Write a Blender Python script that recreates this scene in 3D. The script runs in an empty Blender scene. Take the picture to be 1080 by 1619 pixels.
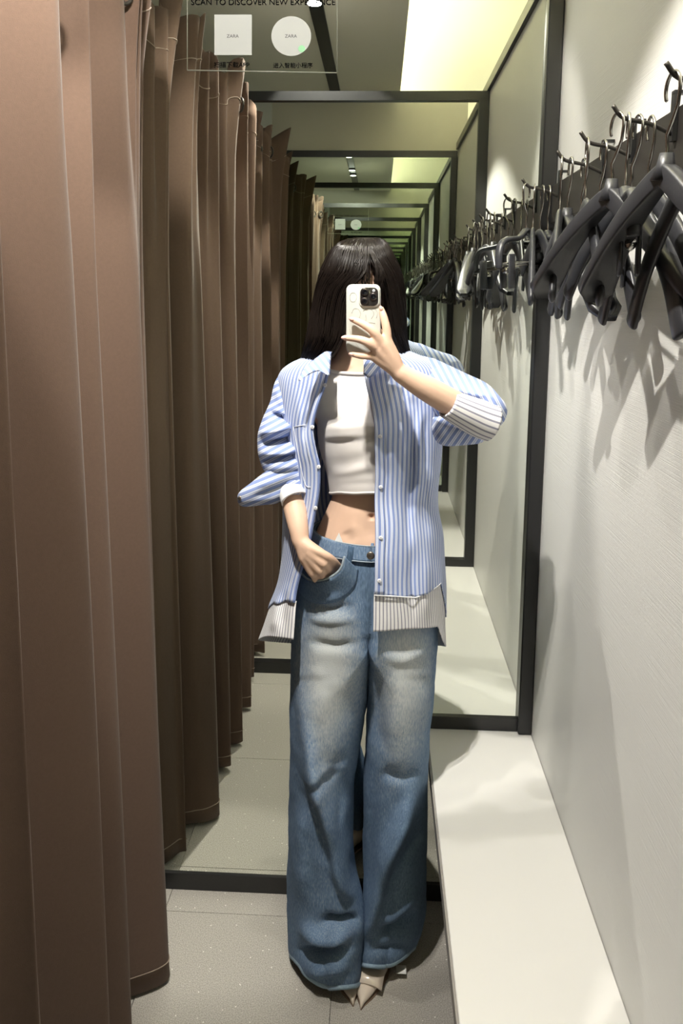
import bpy, bmesh, math, random
import numpy as np
from mathutils import Vector, Matrix, noise
random.seed(7); rng = np.random.default_rng(7)
S = bpy.context.scene
C = S.collection
# ------------------------------------------------------------------ camera
W, H, F = 1080, 1619, 1250.0
CAMZ = 1.6212
VP1 = np.array([600.85, 465.72]); VP2 = np.array([443.0, 9837.0])
PX = 540.0
_b = VP1[1] + VP2[1]; _c = VP1[1]*VP2[1] + (VP1[0]-PX)*(VP2[0]-PX) + F*F
PY = (_b - math.sqrt(_b*_b - 4*_c))/2
def _n(v): v = np.array(v, float); return v/np.linalg.norm(v)
dF = _n([VP1[0]-PX, VP1[1]-PY, F]); dD = _n([VP2[0]-PX, VP2[1]-PY, F]); dR = _n(np.cross(dD, dF))
B = np.stack([dR, dF, -dD])            # rows: world axes in camera coordinates (x right, y down, z forward)
def at(px, py, Y):
    v = np.array([(px-PX)/F, (py-PY)/F, 1.0]); w = B @ v
    w = w*(Y/w[1]); return Vector((w[0], w[1], w[2]+CAMZ))
def proj(P):
    P = np.atleast_2d(np.array(P, float)) - np.array([0, 0, CAMZ])
    c = P @ B
    return np.stack([PX+F*c[:, 0]/c[:, 2], PY+F*c[:, 1]/c[:, 2]], 1)
cam_d = bpy.data.cameras.new('camera'); cam = bpy.data.objects.new('camera', cam_d); C.objects.link(cam)
cam_d.sensor_fit = 'VERTICAL'; cam_d.sensor_height = 36; cam_d.sensor_width = 24; cam_d.lens = F/H*36
cam_d.shift_x = -(PX-W/2)/H; cam_d.shift_y = (PY-H/2)/H
cam_d.clip_start = 0.02
cx, cy, cz = B[:, 0], -B[:, 1], -B[:, 2]
cam.matrix_world = Matrix(((cx[0], cy[0], cz[0], 0), (cx[1], cy[1], cz[1], 0), (cx[2], cy[2], cz[2], CAMZ), (0, 0, 0, 1)))
S.camera = cam
# ------------------------------------------------------------------ world, exposure
wd = bpy.data.worlds.new('world'); S.world = wd; wd.use_nodes = True
wd.node_tree.nodes['Background'].inputs[0].default_value = (0.95, 1.0, 0.95, 1)
wd.node_tree.nodes['Background'].inputs[1].default_value = 0.16
S.view_settings.view_transform = 'Standard'; S.view_settings.look = 'None'
S.view_settings.exposure = 0.25; S.view_settings.gamma = 1.0; S.view_settings.use_curve_mapping = False
S.cycles.max_bounces = 14; S.cycles.glossy_bounces = 10; S.cycles.transparent_max_bounces = 8
S.cycles.sample_clamp_indirect = 6.0
KEY_W, LAMP_W = 85, 30
# ------------------------------------------------------------------ room dimensions (metres)
YM = 1.950                 # plane of the mirror behind the person
YO = 0.682                 # plane of the open frame in the middle
YE = 2*YO - YM             # plane of the opposite mirror
XW = 0.4106                # right wall
ZT = 2.403                 # top of the walls and mirrors
ZB = 0.498; XB = 0.1385      # bench top and front edge
ZC = 2.72                  # ceiling
# ------------------------------------------------------------------ materials
def mat(name, col, rough=0.5, metal=0.0, noise_amt=0.0, scale=20, bump=0.0, bscale=200, emit=None, coat=0, sheen=0, spec=0.5, stretch=None):
    m = bpy.data.materials.new(name); m.use_nodes = True
    nt = m.node_tree; b = nt.nodes['Principled BSDF']
    b.inputs['Base Color'].default_value = (*col, 1); b.inputs['Roughness'].default_value = rough
    b.inputs['Metallic'].default_value = metal; b.inputs['Specular IOR Level'].default_value = spec
    if coat: b.inputs['Coat Weight'].default_value = coat
    if sheen: b.inputs['Sheen Weight'].default_value = sheen
    if emit: b.inputs['Emission Color'].default_value = (*emit[0], 1); b.inputs['Emission Strength'].default_value = emit[1]
    tc = nt.nodes.new('ShaderNodeTexCoord')
    def noise_node(sc, st):
        n = nt.nodes.new('ShaderNodeTexNoise'); n.inputs['Scale'].default_value = sc; n.inputs['Detail'].default_value = 4
        if st:
            mp = nt.nodes.new('ShaderNodeMapping'); mp.inputs['Scale'].default_value = st
            nt.links.new(tc.outputs['Object'], mp.inputs[0]); nt.links.new(mp.outputs[0], n.inputs['Vector'])
        else: nt.links.new(tc.outputs['Object'], n.inputs['Vector'])
        return n
    if noise_amt:
        n = noise_node(scale, None); mx = nt.nodes.new('ShaderNodeMix'); mx.data_type = 'RGBA'
        mx.inputs['A'].default_value = (*[c*(1-noise_amt) for c in col], 1); mx.inputs['B'].default_value = (*[min(1, c*(1+noise_amt)) for c in col], 1)
        nt.links.new(n.outputs['Fac'], mx.inputs['Factor']); nt.links.new(mx.outputs['Result'], b.inputs['Base Color'])
    if bump:
        n = noise_node(bscale, stretch); bp = nt.nodes.new('ShaderNodeBump'); bp.inputs['Strength'].default_value = bump; bp.inputs['Distance'].default_value = 0.002
        nt.links.new(n.outputs['Fac'], bp.inputs['Height']); nt.links.new(bp.outputs['Normal'], b.inputs['Normal'])
    return m
def mirror_mat(name, col):
    m = bpy.data.materials.new(name); m.use_nodes = True; nt = m.node_tree; nt.nodes.clear()
    o = nt.nodes.new('ShaderNodeOutputMaterial'); g = nt.nodes.new('ShaderNodeBsdfGlossy')
    g.inputs['Color'].default_value = (*col, 1); g.inputs['Roughness'].default_value = 0.0
    nt.links.new(g.outputs[0], o.inputs[0]); return m
def stripe_mat(name, stops, period, rough=0.8, bump=0.15, soft=None):
    m = mat(name, (1, 1, 1), rough, bump=bump, bscale=900, sheen=0.1, spec=0.2); nt = m.node_tree; b = nt.nodes['Principled BSDF']
    uv = nt.nodes.new('ShaderNodeUVMap'); sp = nt.nodes.new('ShaderNodeSeparateXYZ')
    mu = nt.nodes.new('ShaderNodeMath'); mu.operation = 'MULTIPLY'; mu.inputs[1].default_value = 1/period
    fr = nt.nodes.new('ShaderNodeMath'); fr.operation = 'FRACT'
    rp = nt.nodes.new('ShaderNodeValToRGB'); rp.color_ramp.interpolation = 'CONSTANT'
    e = rp.color_ramp.elements
    e[0].position = stops[0][0]; e[0].color = (*stops[0][1], 1); e[1].position = stops[1][0]; e[1].color = (*stops[1][1], 1)
    for p, c in stops[2:]:
        k = e.new(p); k.color = (*c, 1)
    nt.links.new(uv.outputs[0], sp.inputs[0]); nt.links.new(sp.outputs[0], mu.inputs[0]); nt.links.new(mu.outputs[0], fr.inputs[0])
    nt.links.new(fr.outputs[0], rp.inputs[0]); nt.links.new(rp.outputs[0], b.inputs['Base Color']); return m
def floor_mat():
    m = mat('terrazzo', (0.36, 0.34, 0.31), 0.45, bump=0.05, bscale=60); nt = m.node_tree; b = nt.nodes['Principled BSDF']
    tc = nt.nodes.new('ShaderNodeTexCoord')
    n1 = nt.nodes.new('ShaderNodeTexNoise'); n1.inputs['Scale'].default_value = 420; n1.inputs['Detail'].default_value = 2
    v = nt.nodes.new('ShaderNodeTexVoronoi'); v.inputs['Scale'].default_value = 75
    for n in (n1, v): nt.links.new(tc.outputs['Object'], n.inputs['Vector'])
    r1 = nt.nodes.new('ShaderNodeValToRGB'); e = r1.color_ramp.elements
    e[0].position = 0.36; e[0].color = (0.30, 0.28, 0.25, 1); e[1].position = 0.66; e[1].color = (0.57, 0.54, 0.495, 1)
    r2 = nt.nodes.new('ShaderNodeValToRGB'); e = r2.color_ramp.elements
    e[0].position = 0.10; e[0].color = (1, 1, 1, 1); e[1].position = 0.15; e[1].color = (0, 0, 0, 1)
    sx = nt.nodes.new('ShaderNodeSeparateColor'); gt = nt.nodes.new('ShaderNodeMath'); gt.operation = 'GREATER_THAN'; gt.inputs[1].default_value = 0.72
    mlt = nt.nodes.new('ShaderNodeMath'); mlt.operation = 'MULTIPLY'
    mx = nt.nodes.new('ShaderNodeMix'); mx.data_type = 'RGBA'; mx.inputs['B'].default_value = (0.85, 0.83, 0.78, 1)
    nt.links.new(n1.outputs['Fac'], r1.inputs[0]); nt.links.new(v.outputs['Distance'], r2.inputs[0]); nt.links.new(v.outputs['Color'], sx.inputs[0])
    nt.links.new(sx.outputs[0], gt.inputs[0]); nt.links.new(gt.outputs[0], mlt.inputs[0]); nt.links.new(r2.outputs[0], mlt.inputs[1])
    nt.links.new(mlt.outputs[0], mx.inputs['Factor']); nt.links.new(r1.outputs[0], mx.inputs['A']); nt.links.new(mx.outputs['Result'], b.inputs['Base Color'])
    return m
def denim_mat():
    m = mat('denim', (0.1, 0.18, 0.3), 0.85, spec=0.15, bump=0.5, bscale=700); nt = m.node_tree; b = nt.nodes['Principled BSDF']
    at_ = nt.nodes.new('ShaderNodeAttribute'); at_.attribute_name = 'fade'
    tc = nt.nodes.new('ShaderNodeTexCoord'); n = nt.nodes.new('ShaderNodeTexNoise'); n.inputs['Scale'].default_value = 260; n.inputs['Detail'].default_value = 3
    mp = nt.nodes.new('ShaderNodeMapping'); mp.inputs['Scale'].default_value = (1.6, 1.6, 0.35)
    nt.links.new(tc.outputs['Object'], mp.inputs[0]); nt.links.new(mp.outputs[0], n.inputs['Vector'])
    ad = nt.nodes.new('ShaderNodeMath'); ad.operation = 'MULTIPLY_ADD'; ad.inputs[1].default_value = 0.75; 
    sb = nt.nodes.new('ShaderNodeMath'); sb.operation = 'SUBTRACT'; sb.inputs[1].default_value = 0.375
    rp = nt.nodes.new('ShaderNodeValToRGB'); e = rp.color_ramp.elements
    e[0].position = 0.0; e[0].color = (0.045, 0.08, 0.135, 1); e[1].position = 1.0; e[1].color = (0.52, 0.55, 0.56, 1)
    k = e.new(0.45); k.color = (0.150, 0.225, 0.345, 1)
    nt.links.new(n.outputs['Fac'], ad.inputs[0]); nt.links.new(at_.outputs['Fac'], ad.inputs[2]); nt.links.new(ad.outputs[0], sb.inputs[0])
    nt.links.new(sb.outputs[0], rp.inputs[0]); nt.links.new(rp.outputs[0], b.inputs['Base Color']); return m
def lens_mat(name, col, strength):
    return mat(name, col, 0.4, emit=(col, strength))
BLUE = (0.22, 0.29, 0.55); WHITE = (0.68, 0.71, 0.79); PALE = (0.34, 0.42, 0.66)
M = dict(
    wall=mat('wall_laminate', (0.74, 0.735, 0.71), 0.42, noise_amt=0.02, scale=6, bump=0.45, bscale=12, stretch=(1, 0.35, 95)),
    bench=mat('bench_laminate', (0.80, 0.79, 0.765), 0.25),
    bench_edge=mat('bench_edge', (0.33, 0.31, 0.29), 0.5),
    black=mat('black_frame', (0.012, 0.012, 0.013), 0.35),
    rail=mat('bronze_rail', (0.055, 0.05, 0.045), 0.38, metal=0.6),
    chrome=mat('dark_chrome', (0.50, 0.49, 0.47), 0.16, metal=1.0),
    hanger=mat('hanger_plastic', (0.028, 0.029, 0.034), 0.38, noise_amt=0.15, scale=40, bump=0.06, bscale=300),
    curtain=mat('curtain_fabric', (0.112, 0.073, 0.054), 0.9, noise_amt=0.10, scale=160, bump=0.25, bscale=800, sheen=0.12, spec=0.1),
    stitch=mat('curtain_stitch', (0.27, 0.21, 0.165), 0.8, noise_amt=0.1),
    floor=floor_mat(), grout=mat('grout', (0.16, 0.15, 0.14), 0.8, noise_amt=0.1),
    paint=mat('wall_paint', (0.52, 0.505, 0.43), 0.8, noise_amt=0.03, scale=4),
    ceil=mat('ceiling_paint', (0.84, 0.82, 0.72), 0.85, noise_amt=0.03, scale=4),
    cove=mat('cove_paint', (0.78, 0.77, 0.62), 0.8, noise_amt=0.02, scale=4),
    led=lens_mat('led_strip', (1.0, 0.95, 0.72), 110.0),
    lamp=lens_mat('lamp_lens', (1.0, 0.98, 0.92), 60.0),
    mirror=mirror_mat('mirror_glass', (0.875, 0.905, 0.835)),
    mirror2=mirror_mat('mirror_glass_two_bounce', (0.66, 0.75, 0.65)),  # tint also holds the light lost at the bounce the open frame leaves out
    skin=mat('skin', (0.68, 0.46, 0.34), 0.5, noise_amt=0.05, scale=30, spec=0.35),
    nail=mat('nail', (0.72, 0.42, 0.36), 0.25, noise_amt=0.02, spec=0.6),
    lip=mat('lip', (0.55, 0.20, 0.18), 0.4, noise_amt=0.05),
    eye=mat('eye', (0.04, 0.025, 0.02), 0.15, noise_amt=0.05),
    hair=mat('hair', (0.0085, 0.006, 0.005), 0.36, noise_amt=0.3, scale=60, spec=0.13),
    tee=mat('tee_jersey', (0.70, 0.665, 0.65), 0.85, noise_amt=0.01, bump=0.1, bscale=900, spec=0.2, sheen=0.1),
    shirt=stripe_mat('shirt_stripe', [(0, BLUE), (0.42, WHITE), (0.60, PALE), (0.72, WHITE), (0.88, BLUE)], 0.0138),
    hem=stripe_mat('hem_stripe', [(0, (0.80, 0.79, 0.80)), (0.70, (0.27, 0.27, 0.34))], 0.0098),
    inside=stripe_mat('shirt_inside', [(0, (0.07, 0.10, 0.2)), (0.42, (0.22, 0.24, 0.3))], 0.0138),
    white_cloth=mat('white_cotton', (0.82, 0.82, 0.83), 0.8, bump=0.1, bscale=900, noise_amt=0.01),
    button=mat('pearl_button', (0.75, 0.76, 0.80), 0.2, noise_amt=0.03),
    denim=denim_mat(), thread=mat('denim_thread', (0.30, 0.36, 0.42), 0.8, noise_amt=0.1),
    hemthread=mat('denim_hem', (0.26, 0.36, 0.46), 0.85, noise_amt=0.35, scale=220),
    metalbtn=mat('metal_button', (0.30, 0.26, 0.22), 0.35, metal=0.9),
    shoe=mat('patent_leather', (0.72, 0.62, 0.52), 0.16, coat=0.6, noise_amt=0.01),
    sole=mat('sole', (0.25, 0.17, 0.12), 0.6, noise_amt=0.1),
    case=mat('phone_case', (0.52, 0.53, 0.495), 0.3, noise_amt=0.03, scale=60, coat=0.4),
    caseprint=mat('case_print', (0.40, 0.39, 0.36), 0.5, noise_amt=0.05),
    lensblack=mat('lens_plate', (0.02, 0.017, 0.016), 0.2, coat=0.5),
    lensglass=mat('lens_glass', (0.004, 0.004, 0.006), 0.05, coat=1),
    lensring=mat('lens_ring', (0.06, 0.05, 0.05), 0.25, metal=0.8),
    screen=mat('phone_screen', (0.01, 0.01, 0.012), 0.1),
    paper=mat('tag_paper', (0.85, 0.85, 0.83), 0.6, noise_amt=0.02),
    sticker=mat('sticker_white', (0.40, 0.41, 0.40), 0.6, noise_amt=0.02, spec=0.1),
    ink=mat('sticker_ink', (0.004, 0.004, 0.004), 0.9, spec=0.0, noise_amt=0.02), ink2=mat('sticker_grey', (0.05, 0.05, 0.055), 0.9, spec=0.0, noise_amt=0.02),
    green=mat('sticker_green', (0.16, 0.42, 0.2), 0.5, noise_amt=0.02),
    acryl=mat('sticker_edge', (0.30, 0.31, 0.27), 0.3, noise_amt=0.02),
)
# ------------------------------------------------------------------ object helpers
def origin_of(p):
    v = Vector((0, 0, 0))
    while p is not None: v += p.location; p = p.parent
    return v
def obj(name, verts, faces, m, parent=None, uv=None, smooth=True, attr=None, local=False):
    off = Vector((0, 0, 0)) if (parent is None or local) else origin_of(parent)
    me = bpy.data.meshes.new(name)
    me.from_pydata([(v[0]-off.x, v[1]-off.y, v[2]-off.z) for v in verts], [], faces)
    if uv is not None:
        l = me.uv_layers.new(name='UVMap'); idx = np.zeros(len(me.loops), int); me.loops.foreach_get('vertex_index', idx)
        l.data.foreach_set('uv', np.array(uv, float)[idx].ravel())
    if attr:
        for k, a in attr.items():
            t = me.attributes.new(k, 'FLOAT', 'POINT'); t.data.foreach_set('value', np.array(a, np.float32))
    me.validate(); me.update()
    if smooth: me.polygons.foreach_set('use_smooth', [True]*len(me.polygons))
    me.materials.append(M[m] if isinstance(m, str) else m)
    o = bpy.data.objects.new(name, me); C.objects.link(o)
    if parent: o.parent = parent
    return o
def tag(o, label, cat, group=None):
    o['label'] = label; o['category'] = cat
    if group: o['group'] = group
    return o
def thing(name, label, cat, loc=(0, 0, 0), group=None):
    o = bpy.data.objects.new(name, None); C.objects.link(o); o.location = loc; o.empty_display_size = 0.05
    return tag(o, label, cat, group)
def struct(name, g, m, parent=None, smooth=False):
    o = obj(name, g[0], g[1], m, parent, smooth=smooth)
    if parent is None: o['kind'] = 'structure'
    return o
def join(*gs):
    V, Fc = [], []
    for v, f in gs:
        k = len(V); V += [tuple(x) for x in v]; Fc += [tuple(i+k for i in q) for q in f]
    return V, Fc
def box(x0, x1, y0, y1, z0, z1, bev=0.0, seg=2):
    bm = bmesh.new(); bmesh.ops.create_cube(bm, size=1)
    for v in bm.verts: v.co = Vector(((x0+x1)/2+v.co.x*(x1-x0), (y0+y1)/2+v.co.y*(y1-y0), (z0+z1)/2+v.co.z*(z1-z0)))
    if bev: bmesh.ops.bevel(bm, geom=list(bm.edges), offset=bev, segments=seg, affect='EDGES', profile=0.5)
    bm.verts.index_update(); r = ([tuple(v.co) for v in bm.verts], [tuple(v.index for v in f.verts) for f in bm.faces]); bm.free(); return r
def catmull(pts, n):
    P = [np.array(p, float) for p in pts]; P = [2*P[0]-P[1]] + P + [2*P[-1]-P[-2]]; out = []
    for i in range(1, len(P)-2):
        for k in range(n):
            t = k/n; a, b, c, d = P[i-1:i+3]
            out.append(0.5*((2*b)+(-a+c)*t+(2*a-5*b+4*c-d)*t*t+(-a+3*b-3*c+d)*t**3))
    out.append(P[-2]); return out
def tube(pts, rad, n=8, cap='flat', flat=None, up=None, closed=False):
    """tube along pts; rad number or list; flat=(a,b) scales the section along the two frame axes; cap 'round' gives hemispherical ends"""
    P = [np.array(p, float) for p in pts]; R = [rad]*len(P) if np.isscalar(rad) else list(rad)
    T = [_n(P[min(i+1, len(P)-1)]-P[max(i-1, 0)]) for i in range(len(P))]
    u = np.array(up, float) if up is not None else (np.array([0, 0, 1.0]) if abs(T[0][2]) < 0.9 else np.array([1.0, 0, 0]))
    a, b = flat if flat else (1, 1)
    rings = []
    for i in range(len(P)):
        u = u - T[i]*np.dot(u, T[i]); u = _n(u); w = np.cross(T[i], u)
        rings.append((P[i], R[i], u.copy(), w.copy()))
    full = []
    if cap == 'round':
        p, r, uu, w = rings[0]
        for k in (0.12, 0.5, 0.85): full.append((p-T[0]*r*min(a, b)*math.cos(math.asin(k)), r*k, uu, w))
    full += rings
    if cap == 'round':
        p, r, uu, w = rings[-1]
        for k in (0.85, 0.5, 0.12): full.append((p+T[-1]*r*min(a, b)*math.cos(math.asin(k)), r*k, uu, w))
    V, Fc = [], []
    for p, r, uu, w in full:
        for j in range(n):
            t = 2*math.pi*j/n; V.append(tuple(p+(uu*math.cos(t)*a+w*math.sin(t)*b)*r))
    m = len(full)
    for i in range(m-1):
        for j in range(n): Fc.append((i*n+j, i*n+(j+1) % n, (i+1)*n+(j+1) % n, (i+1)*n+j))
    if closed:
        for j in range(n): Fc.append(((m-1)*n+j, (m-1)*n+(j+1) % n, (j+1) % n, j))
    else:
        Fc.append(tuple(range(n))[::-1]); Fc.append(tuple(range((m-1)*n, m*n)))
    return V, Fc
def grid(V2, closed_u=False):
    nr, nc = len(V2), len(V2[0]); V = [tuple(p) for r in V2 for p in r]; Fc = []
    for i in range(nr-1):
        for j in range(nc if closed_u else nc-1):
            k = (j+1) % nc; Fc.append((i*nc+j, i*nc+k, (i+1)*nc+k, (i+1)*nc+j))
    return V, Fc
def ellipsoid(c, r, n=16, m=10):
    V2 = []
    for i in range(m+1):
        t = math.pi*(0.02+0.96*i/m)
        V2.append([(c[0]+r[0]*math.sin(t)*math.cos(2*math.pi*j/n), c[1]+r[1]*math.sin(t)*math.sin(2*math.pi*j/n), c[2]+r[2]*math.cos(t)) for j in range(n)])
    V, Fc = grid(V2, True); Fc.append(tuple(range(n))[::-1]); Fc.append(tuple(range(m*n, (m+1)*n))); return V, Fc
def disc(c, axis, r, h, n=24, bev=0.15):
    """short cylinder with softened rim; axis unit vector points out of the surface"""
    a = _n(axis); u = _n(np.cross(a, [0.3, 0.5, 0.81])); w = np.cross(a, u); V2 = []
    for rr, hh in ((0.001, 0), (r, 0), (r, h*0.7), (r*(1-bev), h), (0.001, h)):
        V2.append([tuple(np.array(c)+a*hh+(u*math.cos(2*math.pi*j/n)+w*math.sin(2*math.pi*j/n))*rr) for j in range(n)])
    V, Fc = grid(V2, True); return V, [f[::-1] for f in Fc]
def pillow(outline, Y, T, rings=7, back=0.6, n=64):
    """closed solid from a pixel outline at depth Y(px,py) or number; front bulges by T towards the camera, back by back*T"""
    pts = catmull([(*p,) for p in outline]+[outline[0]], 8)[:-1]; k = len(pts); c = np.mean(np.array(pts), 0)
    Yf = Y if callable(Y) else (lambda a, b: Y)
    V2 = []
    for s_, side in [(s, -1) for s in np.linspace(0.03, 1, rings)]+[(s, 1) for s in np.linspace(1, 0.03, rings)[1:]]:
        row = []
        for p in pts:
            q = c+(p-c)*s_; d = math.sqrt(max(0, 1-s_*s_))
            row.append(at(q[0], q[1], Yf(q[0], q[1])+side*d*T*(1 if side < 0 else back)))
        V2.append(row)
    V, Fc = grid(V2, True); n_ = k
    Fc.append(tuple(range(n_))[::-1]); Fc.append(tuple(range(len(V)-n_, len(V)))); return V, Fc
def folds(V, fl, Yc=None):
    """push vertices towards the camera along fold lines given in pixels: (polyline, width, amplitude)"""
    V = np.array(V, float); P = proj(V); d = np.zeros(len(V))
    for line, w, a in fl:
        L = np.array(catmull(line, 6)) if len(line) > 2 else np.array(line, float)
        best = np.full(len(V), 1e9); tt = np.zeros(len(V)); n = len(L)-1
        for i in range(n):
            ab = L[i+1]-L[i]; t = np.clip(((P-L[i])@ab)/max(1e-9, ab@ab), 0, 1); q = L[i]+t[:, None]*ab
            e = np.hypot(*(P-q).T); k = e < best; best[k] = e[k]; tt[k] = (i+t[k])/n
        taper = np.clip(np.minimum(tt, 1-tt)/0.35, 0.0, 1); taper = taper*taper*(3-2*taper)
        d += a*np.exp(-(best/w)**2)*taper
    if Yc is not None:
        f = np.clip((Yc-V[:, 1])/0.03, 0, 1); d *= f
    V[:, 1] -= d; return V
def crumple(V, amp, sc, seed=0):
    V = np.array(V, float)
    for i in range(len(V)):
        n = noise.noise_vector(Vector((V[i, 0]*sc+seed, V[i, 1]*sc, V[i, 2]*sc*0.8))); V[i] += np.array(n)*amp
    return V
def interp(rows, y):
    R = np.array(rows, float); return [np.interp(y, R[:, 0], R[:, k]) for k in range(1, R.shape[1])]
def smooth_interp(rows, y):
    R = np.array(rows, float); i = int(np.clip(np.searchsorted(R[:, 0], y)-1, 0, len(R)-2))
    t = np.clip((y-R[i, 0])/(R[i+1, 0]-R[i, 0]), 0, 1)
    def tg(k):
        if k <= 0 or k >= len(R)-1: return (R[min(k+1, len(R)-1)]-R[max(k-1, 0)])/(R[min(k+1, len(R)-1), 0]-R[max(k-1, 0), 0])
        return (R[k+1]-R[k-1])/(R[k+1, 0]-R[k-1, 0])
    h = R[i+1, 0]-R[i, 0]; a, b = R[i], R[i+1]; ma, mb = tg(i)*h, tg(i+1)*h
    r = (2*t**3-3*t*t+1)*a+(t**3-2*t*t+t)*ma+(-2*t**3+3*t*t)*b+(t**3-t*t)*mb; return list(r[1:])
def solidify(o, t, offset=0):
    m = o.modifiers.new('thickness', 'SOLIDIFY'); m.thickness = t; m.offset = offset; return o
def copy_tree(o, parent=None):
    c = o.copy(); C.objects.link(c)
    if parent: c.parent = parent
    for ch in list(o.children): copy_tree(ch, c)
    return c
# ================================================================== SETTING
fl = struct('floor', box(-2.3, 1.2, -1.6, 3.6, -0.06, -0.004), 'grout')
TX, TY = 0.455, 0.537; jx, jy = -0.086, 1.868
tile_me = None
for i in range(-5, 4):
    for j in range(-6, 3):
        x0, y0 = jx+i*TX, jy+j*TY
        if x0 < -2.3 or x0+TX > 1.25 or y0 < -1.6 or y0 > 3.0: continue
        if tile_me is None:
            o = obj('tile', *box(0.0008, TX-0.0008, 0.0008, TY-0.0008, -0.02, 0, 0.0006, 1), 'floor', fl, smooth=False); tile_me = o.data
        else:
            o = bpy.data.objects.new('tile', tile_me); C.objects.link(o); o.parent = fl
        o.location = (x0, y0, 0)
struct('wall_right', box(XW, XW+0.05, YE, YM, 0, ZT), 'wall')
struct('trim_1', box(XW-0.012, XW+0.06, YE+0.03, YM-0.03, ZT+0.0005, ZT+0.035), 'black')
struct('wall_back', box(-0.70, XW+0.05, YM+0.012, YM+0.06, 0, ZT), 'paint')
struct('wall_front', box(-0.61, XW+0.05, YE-0.06, YE-0.012, 0, ZC), 'paint')
struct('wall_corridor', box(-2.36, -2.3, -4.2, 4.2, 0, 3.4), 'paint')
struct('wall_far', box(-2.3, 1.3, 3.6, 3.66, 0, 3.3), 'paint')
struct('wall_end', box(-2.3, 1.3, -4.26, -4.2, 0, 3.4), 'paint')
XCV = 0.092
ce = struct('ceiling', join(box(-2.3, XCV, -4.2, 3.6, ZC, ZC+0.06), box(XCV-0.35, 1.0, -4.2, 3.6, ZC+0.34, ZC+0.40), box(0.80, 1.3, -4.2, 3.6, ZC, ZC+0.34)), 'ceil')
struct('cove', box(XCV-0.34, 0.799, -4.19, 3.59, ZC+0.325, ZC+0.339), 'cove', ce)
tag(obj('cove_light_strip', *box(XCV-0.06, XCV-0.03, -4.1, 3.55, ZC+0.0605, ZC+0.075), 'led', smooth=False), 'pale yellow light strip glowing in the ceiling cove', 'light strip')
struct('trim_2', join(box(-0.66, XW-0.001, YO-0.018, YO+0.018, ZT-0.035, ZT), box(-0.62, XW-0.001, YO-0.018, YO+0.018, 0.0, 0.05),
                      box(XW-0.04, XW-0.001, YO-0.018, YO+0.018, ZB+0.0005, ZT-0.035), box(XB+0.005, XW-0.04, YO-0.018, YO+0.018, ZB+0.0005, ZB+0.03)), 'black')
# bench: a cantilevered slab along the right wall
bn = thing('bench', 'long white laminate bench fixed along the right wall', 'bench', (0.3, 0.8, ZB-0.035))
obj('seat_slab', *box(XB+0.004, XW-0.001, YE+0.002, YM-0.0005, ZB-0.035, ZB, 0.002, 2), 'bench', bn, smooth=False)
obj('edge_band', *box(XB, XB+0.004, YE+0.002, YM-0.0005, ZB-0.035, ZB-0.003), 'bench_edge', bn, smooth=False)
for k, y in enumerate((0.1, 0.95, 1.75)):
    obj('bracket', *join(box(XW-0.26, XW-0.001, y-0.015, y+0.015, ZB-0.06, ZB-0.0355), box(XW-0.03, XW-0.001, y-0.015, y+0.015, ZB-0.25, ZB-0.06)), 'black', bn, smooth=False)
# mirrors
def wall_mirror(label, y, sgn, m):
    t = thing('wall_mirror', label, 'mirror', (0, y, 0))
    a, b = sorted((y, y+sgn*0.010)); obj('glass', *box(-0.66, XW-0.002, a, b, 0.03, ZT-0.01), m, t, smooth=False)
    a, b = sorted((y-sgn*0.006, y+sgn*0.010)); a2, b2 = sorted((y-sgn*0.024, y+sgn*0.010))
    obj('top_rail', *box(-0.68, XW-0.001, a, b, ZT-0.035, ZT), 'black', t, smooth=False)
    obj('bottom_rail', *box(-0.68, XW-0.001, a, b, 0.0, 0.048), 'black', t, smooth=False)
    obj('side_rail', *box(XW-0.036, XW-0.001, a2, b2, ZB+0.001, ZT-0.035, 0.003, 1), 'black', t, smooth=False)
    obj('side_rail', *box(-0.72, -0.68, a, b, 0.0, ZT), 'black', t, smooth=False)
    obj('bench_rail', *box(XB+0.01, XW-0.036, y-sgn*0.008, y, ZB+0.001, ZB+0.035), 'black', t, smooth=False)
    return t
wall_mirror('tall black framed wall mirror behind the standing person', YM, 1, 'mirror')
wall_mirror('black framed mirror on the opposite wall, seen as the smaller frame within the reflection', YE, -1, 'mirror2')
# downlights in a black ceiling slot
tr = tag(obj('light_track', *box(-0.29, -0.235, -4.0, 3.5, ZC-0.012, ZC-0.0005), 'black', smooth=False), 'black recessed ceiling track holding small spotlights', 'light track')
def downlight(x, y, z, label, power, target, spot=80, blend=0.35, grp='spotlights in the ceiling track', rad=0.012):
    t = thing('downlight', label, 'light', (x, y, z), grp)
    obj('bezel', *tube([(x, y, z), (x, y, z-0.012)], 0.031, 20), 'rail', t)
    obj('lens', *disc((x, y, z-0.0125), (0, 0, -1), 0.026, 0.004), 'lamp', t)
    l = bpy.data.lights.new('spot', 'SPOT'); l.energy = power; l.spot_size = math.radians(spot); l.spot_blend = blend; l.shadow_soft_size = rad; l.color = (1.0, 0.955, 0.87)
    lo = bpy.data.objects.new('spot', l); C.objects.link(lo); lo.parent = t; lo.location = (0, 0, -0.035)
    d = Vector(target)-Vector((x, y, z)); lo.rotation_euler = d.to_track_quat('-Z', 'Y').to_euler()
zl = ZC-0.013
XL = -0.2625
downlight(XL, 0.87, zl, 'small round spotlight in the ceiling track, nearer of a close pair above the room', KEY_W*0.84, (XL-0.1, 0.87+0.8, zl-0.6), 78, 0.12)
downlight(XL, 0.79, zl, 'small round spotlight in the ceiling track, farther of a close pair above the room', KEY_W*1.15, (0.0, 1.05, 0.4), 88, 0.2)
downlight(XL, 1.36, zl, 'single small spotlight in the ceiling track almost above the person', KEY_W*0.28, (-0.1, 1.4, 0.4), 80, 0.3)
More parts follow.
